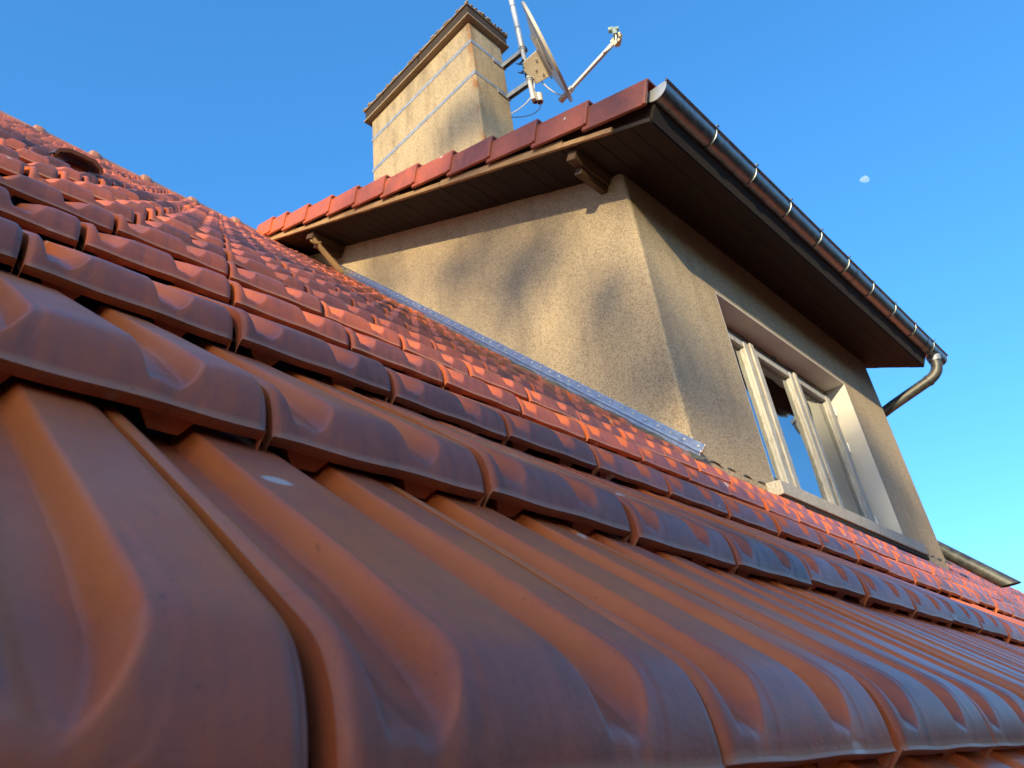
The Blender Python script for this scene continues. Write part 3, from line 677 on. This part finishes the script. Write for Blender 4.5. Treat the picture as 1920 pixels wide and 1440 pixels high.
# ------------------------------------------------------------------ mast
mst = thing('antenna_mast', (3.69, 2.53, 5.4), 'pale grey tube mast clamped to the chimney by two strapped arms', 'mast')
MP0 = Vector((3.690, 2.535, 5.44)); MP1 = Vector((3.617, 2.545, 7.6))
def mp(z): return MP0 + (MP1 - MP0) * ((z - MP0.z) / (MP1.z - MP0.z))
t = MB(); t.tube([mp(5.44), mp(6.10), mp(6.15), mp(6.16), mp(7.55)], [.021, .021, .021, .026, .026], 14); pole = t.build('pole', M['pole'], mst)
for z in (6.42, 6.75, 7.0): t = MB(); t.tube([mp(z - .012), mp(z + .012)], .0275, 14, cap=False); t.build('pole_ring', M['galv'], pole)
for za, zb_ in ((6.13, 6.12), (5.695, 5.69)):
    t = MB(); p0 = Vector((CX1 - .02, CY0 - .006, za)); p1 = mp(zb_) + Vector((.02, -.03, 0))
    dx = (p1 - p0).normalized(); up = Vector((0, 0, 1)); sd = dx.cross(up).normalized()
    c = (p0 + p1) / 2
    t.box(c + up * .025, ((p1 - p0).length, .04, .004), (dx, sd, up)); t.box(c - sd * .018, ((p1 - p0).length, .004, .048), (dx, sd, up)); t.box(c + sd * .018, ((p1 - p0).length, .004, .048), (dx, sd, up))
    ar = t.build('wall_arm', M['galv'], mst, smooth=0)
    t = MB(); t.box((CX1 - .075, CY0 - .007, za - .01), (.16, .010, .05)); t.build('arm_foot', M['galv'], ar, smooth=0)
    t = MB(); b_ = mp(zb_)
    t.tube([b_ + Vector((-.034, .02, 0)), b_ + Vector((-.034, -.02, 0)), b_ + Vector((-.02, -.036, 0)), b_ + Vector((.02, -.036, 0)), b_ + Vector((.034, -.02, 0)), b_ + Vector((.034, .02, 0))], .006, 8); t.build('u_bolt', M['galv'], ar)
    t = MB(); e = .004; zs0, zs1 = za - .022 + .02, za + .022 + .02
    t.b2(CX0 - e, CX0 - .0005, CY0 - e, CY1 + e, zs0, zs1); t.b2(CX0, CX1 + e, CY0 - e, CY0 - .0005, zs0, zs1); t.b2(CX1 + .0005, CX1 + e, CY0, CY1, zs0, zs1); t.b2(CX0, CX1, CY1 + .0005, CY1 + e, zs0, zs1)
    t.build('strap', M['galv'], mst, smooth=0)
for z in (5.90, 5.78):
    t = MB(); b_ = mp(z); t.tube([b_ - Vector((0, 0, .02)), b_ + Vector((0, 0, .02))], .031, 12)
    for sgn in (-1, 1): t.tube([b_ + Vector((-.03, .02 * sgn, .004)), b_ + Vector((-.085, .035 * sgn + .01, -.004))], .005, 6)
    t.tube([b_ + Vector((-.055, -.02, 0)), b_ + Vector((-.055, .035, 0))], .010, 6)
    t.build('pole_clamp', M['black'], mst)

# ------------------------------------------------------------------ dish
DC = Vector((3.727, 2.310, 5.891)); DL = Vector((-0.794, -0.189, 0.578)).normalized()
VW = DC.normalized(); DA = VW.cross(DL).normalized()
if DA.y > 0: DA = -DA
DA = (DA * math.cos(R(2)) + VW * math.sin(R(2))).normalized(); DL = (DL - DA * DL.dot(DA)).normalized(); DB = DA.cross(DL)
dsh = thing('satellite_dish', DC, 'cream offset satellite dish seen edge-on beside the chimney with a long feed arm', 'satellite dish')
RL, RW, DEP = .458, .41, .075
t = MB(); nr_, na = 10, 48; vs = []
for sh in (0, 1):
    for i in range(nr_ + 1):
        f = i / nr_
        for k in range(na):
            a = 2 * math.pi * k / na
            p = DC + DL * (RL * f * math.cos(a)) + DB * (RW * f * math.sin(a)) + DA * (DEP * (f * f - 1) - sh * .003)
            vs.append(p)
base_ = (nr_ + 1) * na; fs = []
for i in range(nr_):
    for k in range(na):
        q = (i * na + k, i * na + (k + 1) % na, (i + 1) * na + (k + 1) % na, (i + 1) * na + k)
        fs += [q, tuple(reversed([x + base_ for x in q]))]
t.add(vs, fs); ref = t.build('reflector', M['dish'], dsh, smooth=40)
t = MB(); vs = []
for k in range(na):
    a = 2 * math.pi * k / na; rd = DL * math.cos(a) * RL + DB * math.sin(a) * RW; rn = rd.normalized()
    for dr, da in ((0, .002), (.010, .004), (.014, -.010), (.012, -.022), (.008, -.022), (.004, -.004)): vs.append(DC + rd + rn * dr + DA * da)
t.add(vs, [(k * 6 + i, k * 6 + (i + 1) % 6, ((k + 1) % na) * 6 + (i + 1) % 6, ((k + 1) % na) * 6 + i) for k in range(na) for i in range(6)])
t.build('rim', M['dish'], dsh, smooth=40)
t = MB()
for k in range(5):                                    # pressed ribs on the back
    off_ = (k - 2) * .13; t.box(DC - DA * (DEP * .92 - (off_ / RL) ** 2 * DEP) + DB * off_ - DA * .006, (.42 - abs(k - 2) * .07, .02, .012), (DL, DB, DA))
t.build('back_rib', M['dish'], ref, smooth=0, bevel=.003)
# wedge-shaped housing between dish and pole
bx = MB(); bc = DC - DL * .03 - DA * .075
hw = .085
pts = [bc + DL * .10 - DB * hw, bc - DL * .15 - DB * hw, bc - DL * .15 - DA * .14 - DB * hw, bc + DL * .0 - DA * .19 - DB * hw, bc + DL * .07 - DA * .16 - DB * hw]
bx.prism(pts, DB * 2 * hw); bx.build('mount_housing', M['box'], dsh, smooth=0, bevel=.006)
t = MB(); m5 = mp(5.87)
t.tube([m5, bc - DA * .15 + DL * .02], .016, 10); t.tube([mp(5.80), bc - DA * .12 - DL * .08], .016, 10); t.build('mount_neck', M['pole'], dsh)
for a, c_ in ((.03, -.05), (-.04, -.09), (-.10, -.05)):
    for sg in (-1, 1): t = MB(); t.tube([bc + DL * a + DA * c_ + DB * sg * (hw + .001), bc + DL * a + DA * c_ + DB * sg * (hw + .010)], .009, 8); t.build('bolt', M['pole'], dsh)
AB = Vector((4.028, 2.348, 5.674)) + DA * .0; AE = Vector((4.06, 1.80, 5.835))
t = MB(); ax_ = (AE - AB).normalized(); sd = ax_.cross(Vector((0, 0, 1))).normalized(); up = sd.cross(ax_)
t.box((AB + AE) / 2, ((AE - AB).length, .028, .034), (ax_, sd, up)); t.box(AB - ax_ * .06, (.16, .05, .03), (ax_, sd, up)); t.build('feed_arm', M['pole'], dsh, smooth=0, bevel=.003)
ld = (DC + DL * .0 - AE).normalized()
t = MB(); t.box(AE + ax_ * .02 + up * .035, (.05, .03, .10), (ax_, sd, up)); t.box(AE + ax_ * .0 + up * .015, (.11, .045, .03), (ax_, sd, up)); t.box(AE - ax_ * .02 - up * .03, (.07, .036, .05), (ax_, sd, up)); hol = t.build('feed_holder', M['box'], dsh, smooth=0, bevel=.004)
for k, o3 in enumerate((sd * .055 + up * .055 + ax_ * .035, -sd * .045 + up * .060 + ax_ * .0)):
    c = AE + o3; t = MB()
    t.tube([c + ld * .05, c + ld * .045, c + ld * .01, c, c - ld * .04], [.026, .027, .027, .02, .02], 14)
    t.tube([c, c + Vector((0, 0, -.055)), c + Vector((0, 0, -.075))], [.024, .024, .020], 12); t.build('feed_horn', M['lnb'] if k == 0 else M['pole'], dsh)
    if k == 0: LN0 = c + Vector((0, 0, -.075))
t = MB(); t.tube(bez(LN0, LN0 + Vector((0, 0, -.10)), AE - ax_ * .08 - up * .10 + sd * .05, AE - ax_ * .16 - up * .012 + sd * .02, 16), .0055, 8)
t.build('lead_cable', M['cable'], dsh)

# signal splitter hanging at the mast foot, and loose cables
spl = thing('signal_splitter', mp(5.60) + Vector((.06, 0, -.02)), 'small dark twin-barrel signal amplifier hanging at the mast foot', 'amplifier')
t = MB(); c = mp(5.52) + Vector((.035, .01, -.01))
t.tube([c + Vector((0, 0, .09)), c + Vector((0, 0, .04)), c + Vector((0, 0, -.05)), c + Vector((0, 0, -.06))], [.014, .030, .030, .024], 14); t.build('barrel', M['pole'], spl)
t = MB(); t.tube([c + Vector((.045, -.02, .05)), c + Vector((.045, -.02, -.045))], [.034, .030], 14); t.build('barrel', M['pole'], spl)
t = MB(); t.tube([c + Vector((0, 0, -.0605)), c + Vector((0, 0, -.066))], .018, 12); t.tube([c + Vector((.045, -.02, -.046)), c + Vector((.045, -.02, -.052))], .020, 12); t.build('plug', M['black'], spl)
def cable(name, label, pts, m_, r_=.005):
    t = MB(); t.tube(pts, r_, 8); o = t.build(name, m_, org=pts[0]); tag(o, label, 'cable'); return o
cable('coax_cable', 'white coax cable looping from the dish housing to the feed arm foot', bez(bc - DL * .10 - DA * .10, bc - DL * .10 - DA * .06 + Vector((.02, 0, -.20)), AB + Vector((-.05, .05, -.16)), AB + ax_ * -.02 - up * .02, 20), M['cable'])
cable('coax_cable', 'white cable dropping from the mast clamp down behind the chimney corner', bez(mp(5.74) + Vector((.02, -.03, 0)), mp(5.55) + Vector((.05, -.03, 0)), mp(5.48) + Vector((0, .05, -.05)), (CX1 + .006, CY0 + .03, 5.52), 20), M['cable'])
cable('coax_cable', 'thin black cable hanging in a loop from the signal amplifier to the chimney', bez(c + Vector((.05, -.02, -.05)), c + Vector((.06, -.02, -.15)), c + Vector((0, .1, -.19)), (CX1 + .006, CY0 + .03, 5.49), 20), M['black'], .004)

# ------------------------------------------------------------------ moon
mdir = Vector((0.7908, 0.1061, 0.6027)).normalized(); MC = mdir * 400.0; mr_ = 2.15
mu = (Vector((0, 0, 1)) - mdir * mdir.z).normalized(); mu = (_cu - mdir * _cu.dot(mdir)).normalized(); ms = mdir.cross(mu)
mu2 = (mu * math.cos(R(8)) + ms * math.sin(R(8))); ms2 = mdir.cross(mu2)
vs = []; fs = []; na = 40; nr_ = 6
for i in range(nr_ + 1):
    f = i / nr_
    for k in range(na):
        a = 2 * math.pi * k / na; y_ = math.sin(a); y_ = y_ if y_ > 0 else y_ * .42
        vs.append(MC + (ms2 * math.cos(a) + mu2 * y_) * mr_ * f - mdir * math.sqrt(max(0, 1 - f * f)) * mr_ * .9)
fs = [(i * na + k, i * na + (k + 1) % na, (i + 1) * na + (k + 1) % na, (i + 1) * na + k) for i in range(nr_) for k in range(na)]
mm = bpy.data.materials.new('moonlight'); mm.use_nodes = True; nt = mm.node_tree
for q in list(nt.nodes): nt.nodes.remove(q)
ou = nt.nodes.new('ShaderNodeOutputMaterial'); em = nt.nodes.new('ShaderNodeEmission'); tr = nt.nodes.new('ShaderNodeBsdfTransparent'); ad = nt.nodes.new('ShaderNodeAddShader')
L(nt, mixc(nt, ramp(nt, noise(nt, pos(nt), .55, 3), [(.4, (0, 0, 0)), (.6, (1, 1, 1))]), (0.16, 0.13, 0.08), (0.075, 0.07, 0.06)), em.inputs[0]); em.inputs[1].default_value = 0.9
L(nt, em.outputs[0], ad.inputs[0]); L(nt, tr.outputs[0], ad.inputs[1]); L(nt, ad.outputs[0], ou.inputs[0])
t = MB(); t.add(vs, fs); mo = t.build('moon', mm, org=MC); tag(mo, 'pale gibbous daytime moon alone in the blue sky', 'moon')

# ------------------------------------------------------------------ trees towards the low sun: they throw the dappled shade on the roof
SD = Vector((TO_SUN.x, TO_SUN.y, 0)).normalized(); SP = Vector((-SD.y, SD.x, 0)); TE = TO_SUN.z / math.hypot(TO_SUN.x, TO_SUN.y)
def tree(dist, side, half, seed, label, gaps):
    r_ = np.random.default_rng(seed); p = SD * dist + SP * side; b = Vector((p.x, p.y, Z0)); z0 = dist * TE
    top = z0 + 8.6; hgt = top - Z0
    t_ = thing('garden_tree', b, label, 'tree', 'tall garden trees that shade the roof')
    k = MB(); k.tube([b, b + Vector((.1, 0, hgt * .3)), b + Vector((-.1, .1, hgt * .6)), b + Vector((0, 0, hgt * .95))], [.34, .26, .15, .02], 10)
    cl = [(u_ - side, z_, 0.0, c_) for u_, z_, c_ in SPRAYS] if seed == 3 else []
    while len(cl) < 1500:
        if len(cl) > 1490: break
        zr = -7.5 + 16.0 * r_.random(); sd_ = half * (2 * r_.random() - 1); u = side + sd_
        if abs(sd_) > half * (1.0 if zr < 2 else max(.15, 1.0 - (zr - 2) / 9.0)): continue
        dens = 1.0 if zr < 0.92 else ((0.18 if u > -1.0 else 0.6) if zr < 1.35 else (0.055 if zr < 5.6 else 0.045))
        if u < -1.3 and 1.3 < zr < 4.0: dens = 0.12
        if u > -0.35 and 2.2 < zr < 4.6: dens = 0.012
        for (gu, gz, gr, gd) in gaps:
            if math.hypot(u - gu, zr - gz) < gr: dens = gd
        if r_.random() < dens: cl.append((sd_, zr, (r_.random() - .5) * half, 0))
        else: cl.append(None)
    vs = []; fs = []
    for c_ in cl:
        if c_ is None: continue
        sd_, zr, dp_, fix_ = c_
        p1 = b + SP * sd_ + SD * dp_ + Vector((0, 0, z0 + zr + TE * dp_ - Z0)); p0 = b + Vector((0, 0, max(1.5, (p1.z - Z0) - .5 * abs(sd_) - .3)))
        k.tube([p0, p0.lerp(p1, .5) + Vector((0, 0, .1)), p1], [.035, .02, .006], 5, cap=False)
        cr_ = fix_ or .24 + .24 * r_.random(); n_ = int(175 * cr_) if not fix_ else int(42 + 130 * fix_)
        for q in range(n_):
            c = np.array(p1) + r_.normal(0, 1, 3) * cr_ * .62
            u_ = r_.normal(0, 1, 3); u_ /= np.linalg.norm(u_); w_ = np.cross(u_, r_.normal(0, 1, 3)); w_ /= np.linalg.norm(w_) + 1e-9; s1 = .08 + .05 * r_.random()
            o = len(vs); vs += [tuple(c - u_ * s1), tuple(c + w_ * s1 * .5), tuple(c + u_ * s1), tuple(c - w_ * s1 * .5)]; fs.append((o, o + 1, o + 2, o + 3))
    k.build('trunk', M['bark'], t_)
    k = MB(); k.add(vs, fs); k.build('crown', M['leaf'], t_, smooth=0)
GAPS = [(-0.55, 1.35, .40, .0)]
SPRAYS = [(-.80, 3.97, .20), (-1.40, 4.45, .17), (-.42, 3.42, .15), (-.06, 2.75, .06), (-.08, 4.02, .18), (-.48, 4.42, .16), (-.95, 4.66, .15), (-1.42, 6.5, .24), (-1.08, 6.4, .09), (.95, 3.72, .22), (.95, 3.45, .24), (.93, 3.15, .26), (.95, 2.8, .26), (.70, 3.2, .16)]
tree(40.0, -1.0, 3.4, 3, 'tall garden tree facing the roof, the middle one of three', GAPS)
tree(41.5, 5.2, 3.4, 4, 'tall garden tree at the front end of the row of three', GAPS)
tree(41.0, -7.0, 3.4, 5, 'tall garden tree at the ridge end of the row of three', GAPS)

# unseen leaf bands, added to block the bright horizon glow on the tiles
r_ = np.random.default_rng(11); vs = []; fs = []
for i in range(16000):
    a = R(232) + R(100) * r_.random(); d_ = 13 + 5 * r_.random(); z = Z0 + (9.5 + 1.6 * math.sin(a * 17) + 1.1 * math.sin(a * 41)) * r_.random() ** .8
    c = np.array([math.cos(a) * d_, math.sin(a) * d_, z]); u_ = r_.normal(0, 1, 3); u_ /= np.linalg.norm(u_); w_ = np.cross(u_, r_.normal(0, 1, 3)); w_ /= np.linalg.norm(w_) + 1e-9; s1 = .26 + .2 * r_.random()
    o = len(vs); vs += [tuple(c - u_ * s1), tuple(c + w_ * s1 * .6), tuple(c + u_ * s1), tuple(c - w_ * s1 * .6)]; fs.append((o, o + 1, o + 2, o + 3))
for i in range(9000):
    a = R(-70) + R(180) * r_.random(); d_ = 62 + 8 * r_.random(); z = Z0 + (12.5 + 1.2 * math.sin(a * 23) + 1.0 * math.sin(a * 57)) * r_.random() ** .8
    c = np.array([math.cos(a) * d_, math.sin(a) * d_, z]); u_ = r_.normal(0, 1, 3); u_ /= np.linalg.norm(u_); w_ = np.cross(u_, r_.normal(0, 1, 3)); w_ /= np.linalg.norm(w_) + 1e-9; s1 = .9 + .5 * r_.random()
    o = len(vs); vs += [tuple(c - u_ * s1), tuple(c + w_ * s1 * .6), tuple(c + u_ * s1), tuple(c - w_ * s1 * .6)]; fs.append((o, o + 1, o + 2, o + 3))
k = MB(); k.add(vs, fs); tag(k.build('woodland', M['dark_leaf'], smooth=0), kind='stuff')
